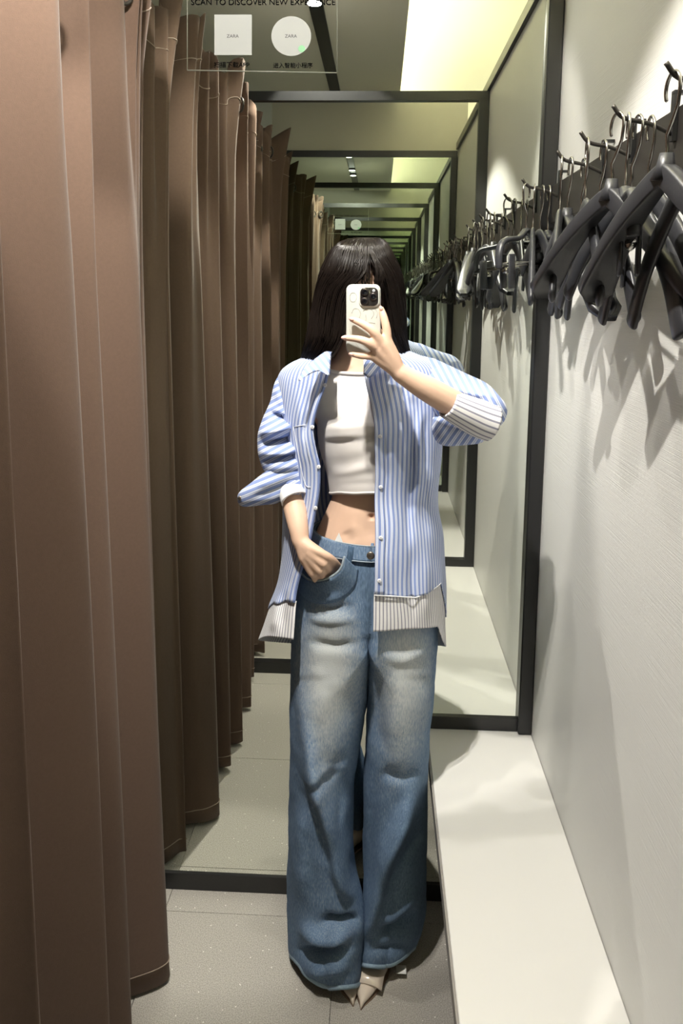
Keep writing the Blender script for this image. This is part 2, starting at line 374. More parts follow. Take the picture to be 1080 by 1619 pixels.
for k, (y, w) in enumerate(((2.05, 60), (2.35, LAMP_W))):
    downlight(XL, y, zl, ['spotlight in the track just behind the mirror wall', 'last spotlight in the track beyond the mirror wall'][k], w, (-0.2, y, 0), 90, 0.5)
# ================================================================== CURTAINS
def curtain(name, label, y0, y1, ridges, seed):
    """ridges: list of (y, depth of the fold towards the room)"""
    t = thing(name, label, 'curtain', (-0.56, (y0+y1)/2, 0.02)); R = random.Random(seed)
    pts = [(y0, -0.60)]
    ys = [r[0] for r in ridges]
    for i, (y, a) in enumerate(ridges):
        pv = ys[i-1] if i else y0
        w = (y-pv)
        pts += [(pv+w*0.30, -0.635-0.02*R.random()), (y-w*0.22, -0.56+a*0.55), (y-0.012, -0.575+a), (y+0.012, -0.60+a*0.8)]
    pts += [(y1, -0.60)]
    base = np.array(catmull([(p[0], p[1]) for p in sorted(pts)], 10))
    NZ = 44; z0, z1 = 0.018, 2.335; ph = [R.uniform(0, 6.28) for _ in range(8)]
    V2 = []; cols = len(base)
    for i in range(NZ+1):
        f = i/NZ; z = z0+(z1-z0)*f; row = []
        for j, (y, x) in enumerate(base):
            s = j/cols
            sway = 0.010*math.sin(5*s*6.28+ph[0]+f*2.1)*(1-f)+0.007*math.sin(11*s*6.28+ph[1]-f*3.0)
            k = 1.0+0.22*math.sin(7*s*6.28+ph[2]+1.7*f)-0.10*f
            xx = -0.60+(x+0.60)*k
            if f > 0.72: xx += 0.018*math.sin(23*s*6.28+ph[4])*((f-0.72)/0.28)     # pinched heading
            tri = abs(((s*8.5+ph[3]) % 1)*2-1)*2-1; zz = z+(0.030*tri+0.014*math.sin(21*s*6.28+ph[5]))*max(0, (f-0.9)/0.1)
            if f > 0.88: xx += 0.045*max(0, tri)*((f-0.88)/0.12)**1.5
            if f == 0: zz += 0.006*math.sin(4*s*6.28+ph[6])
            row.append((xx, y+sway, zz))
        V2.append(row)
    solidify(obj('cloth', *grid(V2), 'curtain', t), 0.003)
    def line(name, zf, r, m, dx=0.0025):
        i = min(NZ-1, int(zf*NZ)); fr = zf*NZ-i
        P = [np.array(V2[i][j])*(1-fr)+np.array(V2[i+1][j])*fr+np.array([dx, 0, 0]) for j in range(0, cols)]
        obj(name, *tube(P, r, 5), m, t)
    line('hem_stitch', 0.018, 0.0016, 'stitch'); line('heading_stitch', 0.955, 0.0016, 'stitch')
    def seam(y):
        j = int(np.argmin(abs(base[:, 0]-y))); jj = min(cols-1, j+1)
        P = [np.array(V2[i][jj])+np.array([0.004, 0, 0]) for i in range(NZ+1)]
        obj('seam', *tube(P, 0.0028, 5), 'stitch' if False else 'curtain', t); obj('seam_stitch', *tube([p+np.array([0.002, -0.008, 0]) for p in P], 0.0009, 4), 'stitch', t)
    seam(ridges[1][0]+0.02)
    e = t
    for i, (y, a) in enumerate(ridges):
        j = int(np.argmin(abs(base[:, 0]-(y-0.05)))); p = np.array(V2[NZ-2][j])
        n_ = _n([0.8, -0.6, 0]); u = _n(np.cross(n_, [0, 0, 1])); 
        P = [p+n_*0.004+(u*math.cos(q)+np.array([0, 0, 1])*math.sin(q))*0.022 for q in np.linspace(0, 2*math.pi, 20)[:-1]]
        obj('eyelet', *tube(P, 0.004, 6, closed=True), 'rail', t)
    return t
ra = [(0.79, 0.06), (1.02, 0.075), (1.265, 0.08), (1.43, 0.07), (1.70, 0.09), (1.86, 0.03)]
curtain('curtain', 'heavy brown fitting room curtain hanging in deep folds at the left', YO+0.02, YM-0.045, ra, 3)
curtain('curtain', 'brown curtain continuing past the frame, seen only in the mirror', YE+0.04, YO-0.02, [(-0.42, 0.05), (-0.24, 0.075), (-0.05, 0.065), (0.17, 0.08), (0.36, 0.07), (0.57, 0.06)], 5)
tag(obj('curtain_rod', *tube([(-0.60, YE+0.036, 2.27), (-0.60, YM-0.036, 2.27)], 0.011, 12), 'black'), 'dark metal rod carrying the brown curtains along the top', 'curtain rod')
# ================================================================== HANGER RAIL AND HOOKS
ZR0, ZR1 = 1.790, 1.876
def pegs(y0, y1, label, ys, rods):
    t = thing('hanging_rail', label, 'rail', (XW, (y0+y1)/2, ZR0))
    obj('bar', *box(XW-0.014, XW-0.0008, y0, y1, ZR0, ZR1, 0.001, 1), 'rail', t, smooth=False)
    for y in ys:
        g = join(box(XW-0.021, XW-0.0145, y-0.006, y+0.006, ZR1-0.045, ZR1+0.016), box(XW-0.021, XW-0.001, y-0.006, y+0.006, ZR1+0.0165, ZR1+0.021))
        h = obj('hook', *g, 'black', t, smooth=False)
        obj('rod', *tube(catmull([(XW-0.018, y, ZR1-0.036), (XW-0.05, y, ZR1-0.022), (XW-0.085, y, ZR1-0.014), (XW-0.100, y, ZR1+0.002)], 5), 0.0032, 8), 'rail', h)
    return t
YH = [1.82, 1.472, 1.306, 1.13, 0.93]
pegs(YO+0.02, YM-0.04, 'dark bronze wall rail with hooks above the bench', YH, 1)
pegs(YE+0.04, YO-0.02, 'dark bronze wall rail past the frame, seen only in the mirror', [2*YO-y for y in YH], 1)
def wire_hook():
    P = [(0.0185*math.cos(a), 0, 0.0185*math.sin(a)-0.0165) for a in np.linspace(math.radians(-35), math.radians(180), 14)]
    P = [(x*0.72, 0, z) for x, _, z in P] + [(-0.012, 0, -0.035), (-0.004, 0, -0.052), (0.004, 0, -0.066), (0, 0, -0.080), (0, 0, -0.112)]
    return tube(P, 0.0021, 6, 'round')
def make_suit_hanger():
    t = thing('suit_hanger', '', 'hanger'); obj('wire_hook', *wire_hook(), 'chrome', t)
    V2 = []; N = 26; n = 16
    for i in range(N+1):
        s = -1+2*i/N; x = 0.195*s; q = abs(s)
        z = -0.108-0.135*q**1.15-0.016*q**4
        hw = 0.009+0.019*q**1.1; hh = 0.0085+0.006*(1-q); e = 0.35
        if q > 0.94: k = math.sqrt(max(0.05, 1-((q-0.94)/0.066)**2)); hw *= k; hh *= 0.6+0.4*k
        yb = 0.030*q**2; sg = math.copysign(1, s) if s else 0; tl = 0.62*min(1, q*4)     # blade stands square to the sloping arm
        row = []
        for a in np.linspace(0, 2*math.pi, n, endpoint=False):
            u = hw*math.copysign(abs(math.cos(a))**e, math.cos(a)); w = hh*math.copysign(abs(math.sin(a))**e, math.sin(a))
            row.append((x+w*math.sin(tl)*sg, -yb+u, z+w*math.cos(tl)-0.010*(u/hw)**2*q*(1-max(0, (q-0.75)/0.25))))
        V2.append(row)
    V, Fc = grid(V2, True); Fc.append(tuple(range(n))); Fc.append(tuple(range(N*n, (N+1)*n))[::-1])
    obj('shoulder_bar', V, Fc, 'hanger', t)
    obj('neck', *tube([(0, 0, -0.085), (0, 0, -0.10), (0, 0, -0.115)], [0.008, 0.011, 0.016], 10), 'hanger', t)
    return t
def make_clip_hanger():
    t = thing('clip_hanger', '', 'hanger'); obj('wire_hook', *wire_hook(), 'chrome', t)
    P = catmull([(-0.110, 0, -0.180), (-0.108, 0, -0.145), (-0.090, 0, -0.122), (-0.03, 0, -0.116), (0, 0, -0.100), (0.03, 0, -0.116), (0.090, 0, -0.122), (0.108, 0, -0.145), (0.110, 0, -0.180)], 5)
    obj('top_bar', *tube(P, 0.0075, 10, flat=(0.8, 1.2)), 'hanger', t)
    obj('wire_bar', *join(tube([(-0.108, -0.004, -0.170), (0.108, -0.004, -0.170)], 0.0022, 6), tube([(-0.108, 0.006, -0.176), (0.108, 0.006, -0.176)], 0.0022, 6)), 'chrome', t)
    for s in (-1, 1):
        x = s*0.075
        c = obj('clip', *join(box(x-0.012, x+0.012, -0.013, -0.008, -0.225, -0.150, 0.002, 1), box(x-0.012, x+0.012, 0.009, 0.014, -0.225, -0.150, 0.002, 1)), 'hanger', t)
        obj('spring', *tube([(x-0.013, 0, -0.186), (x+0.013, 0, -0.186)], 0.007, 8), 'chrome', c)
    return t
def make_slim_hanger():
    t = thing('slim_hanger', '', 'hanger'); obj('wire_hook', *wire_hook(), 'chrome', t)
    P = catmull([(-0.175, 0, -0.265), (-0.13, 0, -0.200), (-0.06, 0, -0.138), (0, 0, -0.108), (0.06, 0, -0.138), (0.13, 0, -0.200), (0.175, 0, -0.265)], 6)
    obj('shoulder_bar', *tube(P, 0.011, 12, 'round', flat=(1.5, 0.55)), 'hanger', t)
    return t
PROTO = {}
MAKE = dict(suit=make_suit_hanger, clip=make_clip_hanger, slim=make_slim_hanger)
NICE = dict(suit='broad black plastic suit hanger', clip='black clip hanger', slim='slim black plastic shirt hanger')
ORD = ['first', 'second', 'third', 'fourth', 'fifth']
HK = ['hook beside the mirror', 'second hook', 'third hook', 'fourth hook', 'hook nearest the viewer']
# (hook, distance of the hanger from the wall, kind, yaw, roll)   yaw 90 = arms along the wall
PLACE = [(0, 0.090, 'clip', 48, -4), (0, 0.072, 'slim', 80, 4), (0, 0.054, 'slim', 96, -5), (0, 0.040, 'clip', 92, 3),
         (1, 0.090, 'slim', 76, 6), (1, 0.074, 'suit', 92, -6), (1, 0.052, 'slim', 94, 2),
         (2, 0.088, 'slim', 84, 5), (2, 0.062, 'slim', 95, -3),
         (3, 0.092, 'suit', 112, -4), (3, 0.078, 'clip', 80, 5), (3, 0.064, 'slim', 100, -8), (3, 0.048, 'slim', 93, 4),
         (4, 0.090, 'suit', 104, -3), (4, 0.066, 'slim', 92, 4)]
counts = {}
for cell in (0, 1):
    for hk, dx, kind, yaw, roll in PLACE:
        if kind not in PROTO: PROTO[kind] = MAKE[kind](); o = PROTO[kind]
        else: o = copy_tree(PROTO[kind])
        y = YH[hk]; yw = yaw
        if cell: y = 2*YO-y; yw = -yaw
        k = counts.get((cell, hk), 0); counts[(cell, hk)] = k+1
        f = (dx-0.018)/0.08
        o.location = (XW-dx, y, ZR1-0.014+0.010*max(0, f-0.4))
        o.rotation_euler = (0, math.radians(roll), math.radians(yw))
        side = '%s from the tip of the %s' % (ORD[k], HK[hk])
        o['label'] = '%s, %s' % (NICE[kind], side) if cell == 0 else '%s seen in the mirror, %s on hook %s' % (NICE[kind], ORD[k], ['one', 'two', 'three', 'four', 'five'][hk])
        o['category'] = 'hanger'; o['group'] = 'hangers on the rail above the bench' if cell == 0 else 'hangers seen only in the mirror'
#PERSON
# ================================================================== PERSON
YP = 1.70
def Zr(px, py, Y): return at(px, py, Y)
def W3(l): return [tuple(at(*p)) for p in l]
PXM = lambda Y: Y/F                                   # metres per pixel at depth Y
def ring_rows(rows, ys, n, Yc, top=None):
    V2 = []
    for y in ys:
        xl, xr, rf, rb, dy = smooth_interp(rows, y); row = []
        for j in range(n):
            t = 2*math.pi*j/n; yy = -math.cos(t)
            row.append(at((xl+xr)/2+(xr-xl)/2*math.sin(t), y, Yc+dy+yy*(rf if yy < 0 else rb)))
        V2.append(row)
    return V2
def closed(V2):
    V, Fc = grid(V2, True); n = len(V2[0]); Fc.append(tuple(range(n))[::-1]); Fc.append(tuple(range(len(V)-n, len(V)))); return V, Fc
person = thing('person', 'person in open striped shirt and wide jeans holding up a phone', 'person', (0.0, 1.74, 0.0))
BODY_ROWS = [(500, 538, 588, .046, .05, 0), (545, 532, 593, .044, .05, 0), (572, 521, 606, .05, .055, 0), (590, 488, 642, .058, .065, 0), (612, 474, 662, .068, .08, 0),
             (650, 488, 662, .080, .080, 0), (690, 510, 658, .090, .08, 0), (730, 519, 652, .080, .075, 0), (775, 527, 648, .076, .072, 0), (800, 519, 660, .080, .08, 0),
             (825, 507, 670, .086, .09, 0), (860, 492, 682, .096, .105, 0), (900, 480, 690, .105, .115, 0), (970, 472, 694, .105, .11, 0.01)]
geo = [closed(ring_rows(BODY_ROWS, np.linspace(500, 965, 48), 40, YP))]
hc = at(562, 462, YP-0.005)
geo.append(ellipsoid(hc, (.070, .088, .100), 28, 18)); geo.append(ellipsoid(at(562, 505, YP-0.03), (.050, .058, .052), 20, 12))
geo.append(tube([at(562, 470, 1.612), at(562, 482, 1.598), at(562, 489, 1.596)], [.007, .010, .012], 10, 'round'))
for sx in (509, 615): geo.append(ellipsoid(at(sx, 478, YP+0.005), (.008, .018, .030), 12, 10))
for dx in (-1, 1):                                       # legs inside the jeans and feet inside the shoes
    g = [at(583+dx*52, 940, 1.70), at(574+dx*60, 1130, 1.71), at(568+dx*58, 1330, 1.735), at(568+dx*48, 1440, 1.77), at(566+dx*32, 1500, 1.775)]
    geo.append(tube(g, [.066, .050, .036, .030, .026], 16, 'round'))
geo.append(tube(W3([(664, 614, 1.71), (720, 640, 1.64), (760, 668, 1.545)]), [.036, .034, .027], 16, 'round'))
geo.append(tube(catmull(W3([(764, 672, 1.540), (735, 650, 1.515), (690, 623, 1.492), (655, 603, 1.480), (632, 589, 1.474)]), 4), list(np.interp(np.linspace(0, 1, 17), [0, .3, .6, .85, 1], [.027, .028, .0245, .0195, .0180])), 16, 'round'))
geo.append(tube(W3([(466, 622, 1.71), (456, 700, 1.69), (459, 772, 1.655)]), [.030, .030, .027], 16, 'round'))
geo.append(tube(catmull(W3([(460, 772, 1.650), (467, 805, 1.615), (472, 835, 1.590), (475, 855, 1.580)]), 4), list(np.interp(np.linspace(0, 1, 13), [0, .4, .8, 1], [.028, .0245, .0195, .0185])), 16, 'round'))
# hand holding the phone: palm wedges and five fingers
wr = (630, 588, 1.473)
KN = dict(index=(613, 540, 1.462), middle=(604, 545, 1.455), ring=(596, 553, 1.455), pinky=(590, 563, 1.460))
for k, r in (('index', .0098), ('middle', .0105), ('ring', .0102), ('pinky', .0092)):
    a = KN[k]; m = ((a[0]+wr[0])/2+1, (a[1]+wr[1])/2, (a[2]+wr[2])/2)
    geo.append(tube(W3([wr, m, a]), [.0145, .0125, r], 12, 'round'))
FINGERS = dict(
    index=([(613, 540, 1.462), (611, 519, 1.462), (607, 502, 1.464), (603, 489, 1.468)], [.0092, .0084, .0076, .0060]),
    middle=([(604, 545, 1.455), (590, 524, 1.447), (573, 512, 1.449), (557, 505, 1.454)], [.0098, .0088, .0076, .0060]),
    ring=([(596, 553, 1.455), (583, 542, 1.446), (566, 536, 1.448), (545, 534, 1.455)], [.0095, .0085, .0073, .0058]),
    pinky=([(590, 563, 1.460), (578, 563, 1.456), (567, 562, 1.458), (557, 560, 1.461)], [.0085, .0072, .0064, .0052]),
    thumb=([(622, 568, 1.490), (612, 545, 1.500), (600, 527, 1.500), (588, 514, 1.494)], [.0120, .0100, .0090, .0070]))
for p, r in FINGERS.values():
    q = catmull(W3(p), 4); geo.append(tube(q, list(np.interp(np.linspace(0, 1, len(q)), np.linspace(0, 1, len(r)), r)), 10, 'round'))
# hand in the pocket
w2 = (475, 855, 1.578)
for a, r in (((509, 876, 1.562), .0105), ((511, 890, 1.560), .0110), ((505, 901, 1.564), .0105), ((494, 906, 1.572), .0100)):
    m = ((a[0]+w2[0])/2-2, (a[1]+w2[1])/2+1, (a[2]+w2[2])/2-.003); geo.append(tube(W3([w2, m, a]), [.0155, .0145, r], 12, 'round'))
POCKET = [([(495, 868, 1.560), (517, 879, 1.558), (530, 890, 1.582), (539, 903, 1.612)], .0086), ([(511, 890, 1.560), (521, 902, 1.586), (530, 916, 1.618)], .0094),
          ([(505, 901, 1.564), (512, 911, 1.590), (519, 924, 1.622)], .0092), ([(494, 906, 1.572), (499, 914, 1.594), (506, 926, 1.625)], .0086)]
for p, r in POCKET: geo.append(tube(catmull(W3(p), 4), r, 10, 'round'))
def fuse(gs, vox, it):
    V, Fc = join(*gs); me = bpy.data.meshes.new('t'); me.from_pydata(V, [], Fc); me.update()
    o = bpy.data.objects.new('t', me); C.objects.link(o)
    m = o.modifiers.new('r', 'REMESH'); m.mode = 'VOXEL'; m.voxel_size = vox; m.use_smooth_shade = True
    s = o.modifiers.new('s', 'SMOOTH'); s.iterations = it; s.factor = 0.5
    ev = o.evaluated_get(bpy.context.evaluated_depsgraph_get()); r = bpy.data.meshes.new_from_object(ev)
    bpy.data.objects.remove(o); bpy.data.meshes.remove(me); return r
bme = fuse(geo, 0.0030, 3)
co = np.zeros(len(bme.vertices)*3); bme.vertices.foreach_get('co', co); co = co.reshape(-1, 3)
co = folds(co, [([(587, 812), (588, 824)], 4.0, -0.010), ([(560, 795), (556, 850)], 16, 0.003), ([(588, 790), (588, 860)], 10, -0.003), ([(545, 838), (556, 862)], 9, -0.003),
                ([(548, 560), (556, 585)], 5, 0.003)], YP-0.03)
co -= np.array(person.location); bme.vertices.foreach_set('co', co.ravel()); bme.materials.clear(); bme.materials.append(M['skin']); bme.update()
for p in bme.polygons: p.use_smooth = True
body = bpy.data.objects.new('body', bme); C.objects.link(body); body.parent = person
body['label'] = 'bare midriff, neck, forearms and hands'
for k in ('middle', 'ring', 'pinky', 'index'):
    p, r = FINGERS[k]; t1, t0 = at(*p[-1]), at(*p[-2]); d = (t1-t0).normalized(); c = t1+d*0.0015+Vector((0, -r[-1]*0.80, 0))
    bm = bmesh.new(); bmesh.ops.create_uvsphere(bm, u_segments=12, v_segments=8, radius=1)
    rot = d.to_track_quat('X', 'Y').to_matrix()
    for v in bm.verts: v.co = c+rot@Vector((v.co.x*0.0055, v.co.y*0.0035, v.co.z*0.0035))*1.0
    obj('nail', [tuple(v.co) for v in bm.verts], [tuple(v.index for v in f.verts) for f in bm.faces], 'nail', body); bm.free()
for sx in (543, 581):
    obj('eye', *ellipsoid(at(sx, 466, 1.628), (.011, .008, .006), 12, 8), 'eye', body)
obj('lips', *ellipsoid(at(562, 502, 1.611), (.018, .008, .007), 14, 8), 'lip', body)
# ---------------------------------------------------------------- hair
def hair_rows(y):
    # y, left, right, gap left, gap right, depth front, depth back
    R = [(375, 566, 594, 581, 581, .02, .03), (380, 545, 606, 581, 581, .055, .06), (390, 530, 613, 580, 581, .085, .085), (405, 520, 621, 580, 582, .105, .105), (432, 508, 633, 578, 596, .118, .115),
         (450, 503, 636, 560, 604, .120, .118), (480, 497, 639, 548, 610, .118, .118), (510, 491, 640, 544, 616, .116, .115), (532, 487, 641, 541, 622, .116, .112), (550, 482, 644, 532, 630, .116, .11), (567, 477, 648, 520, 636, .118, .10)]
    return smooth_interp(R, y)
def hair_pt(s, y, off=0.0):
    """s 0..1 runs from the left front edge around the back to the right front edge"""
    xl, xr, ga, gb, rf, rb = hair_rows(y); cxp, rxp = (xl+xr)/2, (xr-xl)/2
    ta = math.asin(np.clip((ga-cxp)/rxp, -1, 1)); tb = math.asin(np.clip((gb-cxp)/rxp, -1, 1))
    th = ta-(2*math.pi-(tb-ta))*s                         # angle measured from the front, going left first
    q = math.cos(th); rr = rxp+off/PXM(YP)
    return at(cxp+rr*math.sin(th), y, YP+0.01-q*((rf if q > 0 else rb)+off))
ys = np.concatenate([np.linspace(375.5, 400, 10), np.linspace(406, 566, 26)])
NS = 72; outer = [[hair_pt(j/NS, y) for j in range(NS+1)] for y in ys]
inner = [[hair_pt(j/NS, y, -min(0.022, 0.002+0.02*(y-375)/40)) for j in range(NS+1)] for y in ys]
vo, fo = grid(outer); vi, fi = grid(inner); k = len(vo); nc = NS+1; nr = len(ys)
fc = [f[::-1] for f in fo]+[tuple(i+k for i in f) for f in fi]
for j in range(NS): fc += [(j, j+1, k+j+1, k+j), ((nr-1)*nc+j, k+(nr-1)*nc+j, k+(nr-1)*nc+j+1, (nr-1)*nc+j+1)]
for i in range(nr-1): fc += [(i*nc, k+i*nc, k+(i+1)*nc, (i+1)*nc), (i*nc+NS, (i+1)*nc+NS, k+(i+1)*nc+NS, k+i*nc+NS)]
hair = obj('hair', vo+vi, fc, 'hair', person)
SV, SF = [], []; Rr = random.Random(4)
for q in range(1500):
    s = Rr.random()
    if q % 3 == 0: s = Rr.choice((Rr.uniform(0, 0.22), Rr.uniform(0.78, 1)))
    y0 = Rr.uniform(376, 384) if q % 4 else Rr.uniform(384, 430); y1 = Rr.uniform(540, 569); off = Rr.uniform(-0.001, 0.0035); ph, am = Rr.uniform(0, 6.28), Rr.uniform(0.001, 0.006)
    P = [hair_pt(min(1, max(0, s+am*math.sin(ph+y*0.03)*(y-y0)/150)), y, off+0.0012*math.sin(ph+y*0.05)) for y in np.linspace(y0, y1, 14)]
    v, f = tube(P, [0.0006+0.0009*math.sin(math.pi*min(1, 0.15+0.8*i/13)) for i in range(14)], 3); kk = len(SV); SV += v; SF += [tuple(i+kk for i in x) for x in f]
st = obj('hair_strands', SV, SF, 'hair', hair); st['kind'] = 'stuff'
# wispy fringe over the forehead
SV, SF = [], []
for q in range(70):
    x0 = 581+Rr.uniform(-4, 4); x1 = Rr.choice((Rr.uniform(556, 586), Rr.uniform(594, 606))); y1 = Rr.uniform(440, 462)
    P = catmull(W3([(x0, 381, 1.655), (x0*0.6+x1*0.4, 402, 1.606), (x1, 425, 1.592), (x1+Rr.uniform(-4, 4), y1, 1.588)]), 4)
    v, f = tube(P, 0.0010, 3); kk = len(SV); SV += v; SF += [tuple(i+kk for i in x) for x in f]
st = obj('fringe', SV, SF, 'hair', hair); st['kind'] = 'stuff'
# ---------------------------------------------------------------- white cropped tee
TEE = [(570, 520, 604, .050, .056, 0), (592, 488, 640, .064, .070, 0), (612, 468, 666, .078, .09, 0), (645, 484, 668, .096, .095, 0), (665, 499, 668, .112, .095, 0), (690, 502, 668, .112, .092, 0),
       (712, 506, 664, .1125, .088, 0), (730, 511, 660, .111, .086, 0), (755, 518, 654, .108, .082, 0), (784, 522, 654, .103, .080, 0)]
n = 96; V2 = []
for i in range(70):
    f = i/69; row = []
    for j in range(n):
        t = 2*math.pi*j/n; fr = 0.5+0.5*math.cos(t); y0 = 560+32*fr**1.5; y = y0+(782-y0)*f
        xl, xr, rf, rb, _ = smooth_interp(TEE, y); q = -math.cos(t)
        row.append(at((xl+xr)/2+(xr-xl)/2*math.sin(t), y, YP+q*(rf if q < 0 else rb)))
    V2.append(row)
V, Fc = grid(V2, True)
V = folds(V, [([(536, 664), (538, 700)], 36, 0.011), ([(638, 664), (636, 700)], 36, 0.011),
              ([(512, 738), (550, 732), (592, 720)], 12, -0.004), ([(515, 762), (560, 752), (610, 748)], 7, -0.002), ([(520, 752), (560, 744), (600, 735)], 7, 0.002), ([(515, 773), (560, 764), (610, 765)], 6, -0.0015), ([(530, 610), (560, 640), (590, 650)], 7, -0.002)], YP-0.03)
V = crumple(V, 0.0016, 20)
tee = solidify(obj('t_shirt', V, Fc, 'tee', person), 0.002, 1); tee['label'] = 'white cropped t-shirt'
P = [np.array(V[j])+np.array([0, -0.002*math.cos(2*math.pi*j/n), 0.001]) for j in range(n)]; obj('neck_rib', *tube(P, 0.0038, 8, closed=True), 'tee', tee)
P = [np.array(V[69*n+j])+np.array([0, 0, 0.004]) for j in range(n)]; obj('hem', *tube(P, 0.0028, 6, closed=True), 'tee', tee)
# ---------------------------------------------------------------- jeans
LEFT = [(815, 502, 588, .100, .105, 0), (835, 499, 588, .100, .108, 0), (860, 490, 588, .108, .115, 0), (900, 480, 587, .116, .122, 0), (932, 473, 586, .118, .125, 0), (1000, 463, 585, .118, .122, 0), (1030, 462, 584, .118, .12, 0),
        (1060, 461, 582, .116, .118, .005), (1120, 460, 577, .114, .115, .008), (1180, 460, 567, .112, .112, .012), (1254, 459, 557, .110, .11, .02), (1365, 456, 561, .108, .11, .03), (1421, 456, 574, .108, .11, .035), (1458, 456, 576, .110, .11, .038), (1500, 458, 573, .112, .11, .04), (1519, 461, 570, .112, .11, .04), (1562, 464, 570, .112, .11, .04)]
RIGHT = [(815, 588, 670, .100, .105, 0), (835, 588, 674, .100, .108, 0), (860, 588, 684, .108, .115, 0), (900, 587, 691, .116, .122, 0), (932, 586, 694, .118, .125, 0), (1000, 585, 690, .118, .122, 0), (1030, 584, 689, .118, .12, 0),
         (1060, 583, 687, .116, .118, .005), (1120, 582, 683, .112, .115, .010), (1180, 579, 676, .106, .112, .018), (1269, 576, 674, .102, .11, .03), (1350, 576, 673, .098, .11, .04), (1410, 576, 672, .094, .11, .05), (1439, 575, 671, .092, .11, .055), (1480, 574, 663, .090, .10, .06), (1500, 574, 655, .088, .10, .06), (1530, 570, 650, .088, .10, .06)]
FL = [([(470, 1050), (492, 1200), (518, 1300), (545, 1390), (566, 1432)], 13, 0.030), ([(492, 1232), (512, 1310), (538, 1390)], 11, -0.012), ([(552, 1180), (520, 1225), (478, 1240)], 10, -0.008),
      ([(492, 1218), (526, 1216), (560, 1200)], 9, 0.006), ([(478, 1250), (474, 1350), (480, 1440)], 12, 0.012), ([(505, 1448), (535, 1458), (572, 1450)], 10, -0.022), ([(470, 1462), (510, 1478), (566, 1472)], 10, 0.020),
      ([(464, 1500), (510, 1506), (566, 1494)], 9, -0.018), ([(470, 1528), (515, 1530), (562, 1520)], 10, 0.012), ([(555, 1240), (545, 1300), (556, 1360)], 9, 0.012),
      ([(668, 1215), (640, 1290), (604, 1370), (584, 1450), (576, 1500)], 13, 0.030), ([(600, 1215), (636, 1226), (664, 1206)], 10, -0.012), ([(600, 1210), (592, 1290), (584, 1390)], 8, -0.005), ([(668, 1300), (640, 1360), (606, 1420)], 14, -0.014),
      ([(664, 1345), (630, 1385), (596, 1425)], 10, 0.010), ([(658, 1430), (625, 1465), (592, 1480)], 10, -0.016), ([(668, 1400), (632, 1440), (596, 1458)], 9, 0.010), ([(655, 1490), (610, 1500), (580, 1503)], 8, -0.008),
      ([(482, 936), (515, 945), (552, 940)], 6, 0.006), ([(476, 952), (520, 962), (562, 955)], 6, -0.006), ([(474, 970), (520, 980), (570, 975)], 7, 0.005), ([(480, 1010), (530, 1022), (575, 1012)], 8, -0.006), ([(590, 1030), (640, 1040), (680, 1020)], 9, 0.006),
      ([(512, 1000), (500, 1120), (508, 1240)], 20, 0.004), ([(640, 1020), (632, 1130), (640, 1230)], 20, 0.004), ([(582, 1000), (583, 1040)], 5, -0.010), ([(606, 1040), (600, 1140), (604, 1200)], 10, -0.008)]
def leg_grid(rows, side, y_of, NR, n=88, off=0.0):
    V2 = []
    for i in range(NR+1):
        f = i/NR; row = []
        for j in range(n):
            t = 2*math.pi*j/n                              # 0 front, pi/2 outer side, pi back, 3pi/2 inner side
            y = y_of(t, f); xa, xb, rf, rb, dy = smooth_interp(rows, y)
            cr = np.clip((y-1015)/110, 0, 1); cr = cr*cr*(3-2*cr)
            seam = xb if side < 0 else xa; outer = xa if side < 0 else xb; mid = (xa+xb)/2
            c = seam+(mid-seam)*cr; st_, ct = math.sin(t), math.cos(t)
            x = c+(outer-c)*st_ if st_ >= 0 else c+(seam-c)*(-st_)+side*-0.0
            yy = -ct; Yd = YP+dy+yy*((rf if yy < 0 else rb)+off)*(0.65+0.35*math.sqrt(abs(math.cos(t))) if cr > .5 else 1)
            Yd -= 0.065*max(0, -st_)*float(np.clip((y-1380)/130, 0, 1))
            row.append(at(x+side*off/PXM(YP)*max(0, st_), y, Yd))
        V2.append(row)
    return V2
def rim(t, f=0): return 864-50*(0.5-0.5*math.cos(t))**0.75
JV, JF = [], []
def hem_y(t, fr, ou, ba, inn):
    c_, s_ = math.cos(t), math.sin(t); sd = ou if s_ > 0 else inn; e = fr if c_ > 0 else ba
    return sd+(e-sd)*abs(c_)**(2.5 if s_ > 0 else 1.0)
HEMS = ((1560, 1511, 1446, 1553), (1528, 1498, 1438, 1523))
for rows, side, hm in ((LEFT, -1, HEMS[0]), (RIGHT, 1, HEMS[1])):
    V2 = leg_grid(rows, side, lambda t, f, hm=hm: rim(t)+(hem_y(t, *hm)-rim(t))*f, 170)
    v, f = grid(V2, True)
    if side > 0: f = [q[::-1] for q in f]
    k = len(JV); JV += v; JF += [tuple(i+k for i in q) for q in f]
JV = folds(JV, [(l_, w_*0.95, a_*1.5) for l_, w_, a_ in FL], YP+0.06); JV = crumple(JV, 0.0035, 14, 3); JV = crumple(JV, 0.0012, 50, 9)
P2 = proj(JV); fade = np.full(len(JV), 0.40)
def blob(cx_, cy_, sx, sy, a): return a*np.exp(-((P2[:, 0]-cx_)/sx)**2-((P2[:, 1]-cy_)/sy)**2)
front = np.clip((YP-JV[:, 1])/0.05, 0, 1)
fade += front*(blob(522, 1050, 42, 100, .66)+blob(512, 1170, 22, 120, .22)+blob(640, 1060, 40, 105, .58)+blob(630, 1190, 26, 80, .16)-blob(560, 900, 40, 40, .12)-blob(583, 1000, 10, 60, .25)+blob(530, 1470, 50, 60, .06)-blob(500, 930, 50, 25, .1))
fade -= 0.10*np.clip((P2[:, 0]-600)/60, 0, 1)*np.clip((P2[:, 1]-1180)/80, 0, 1)
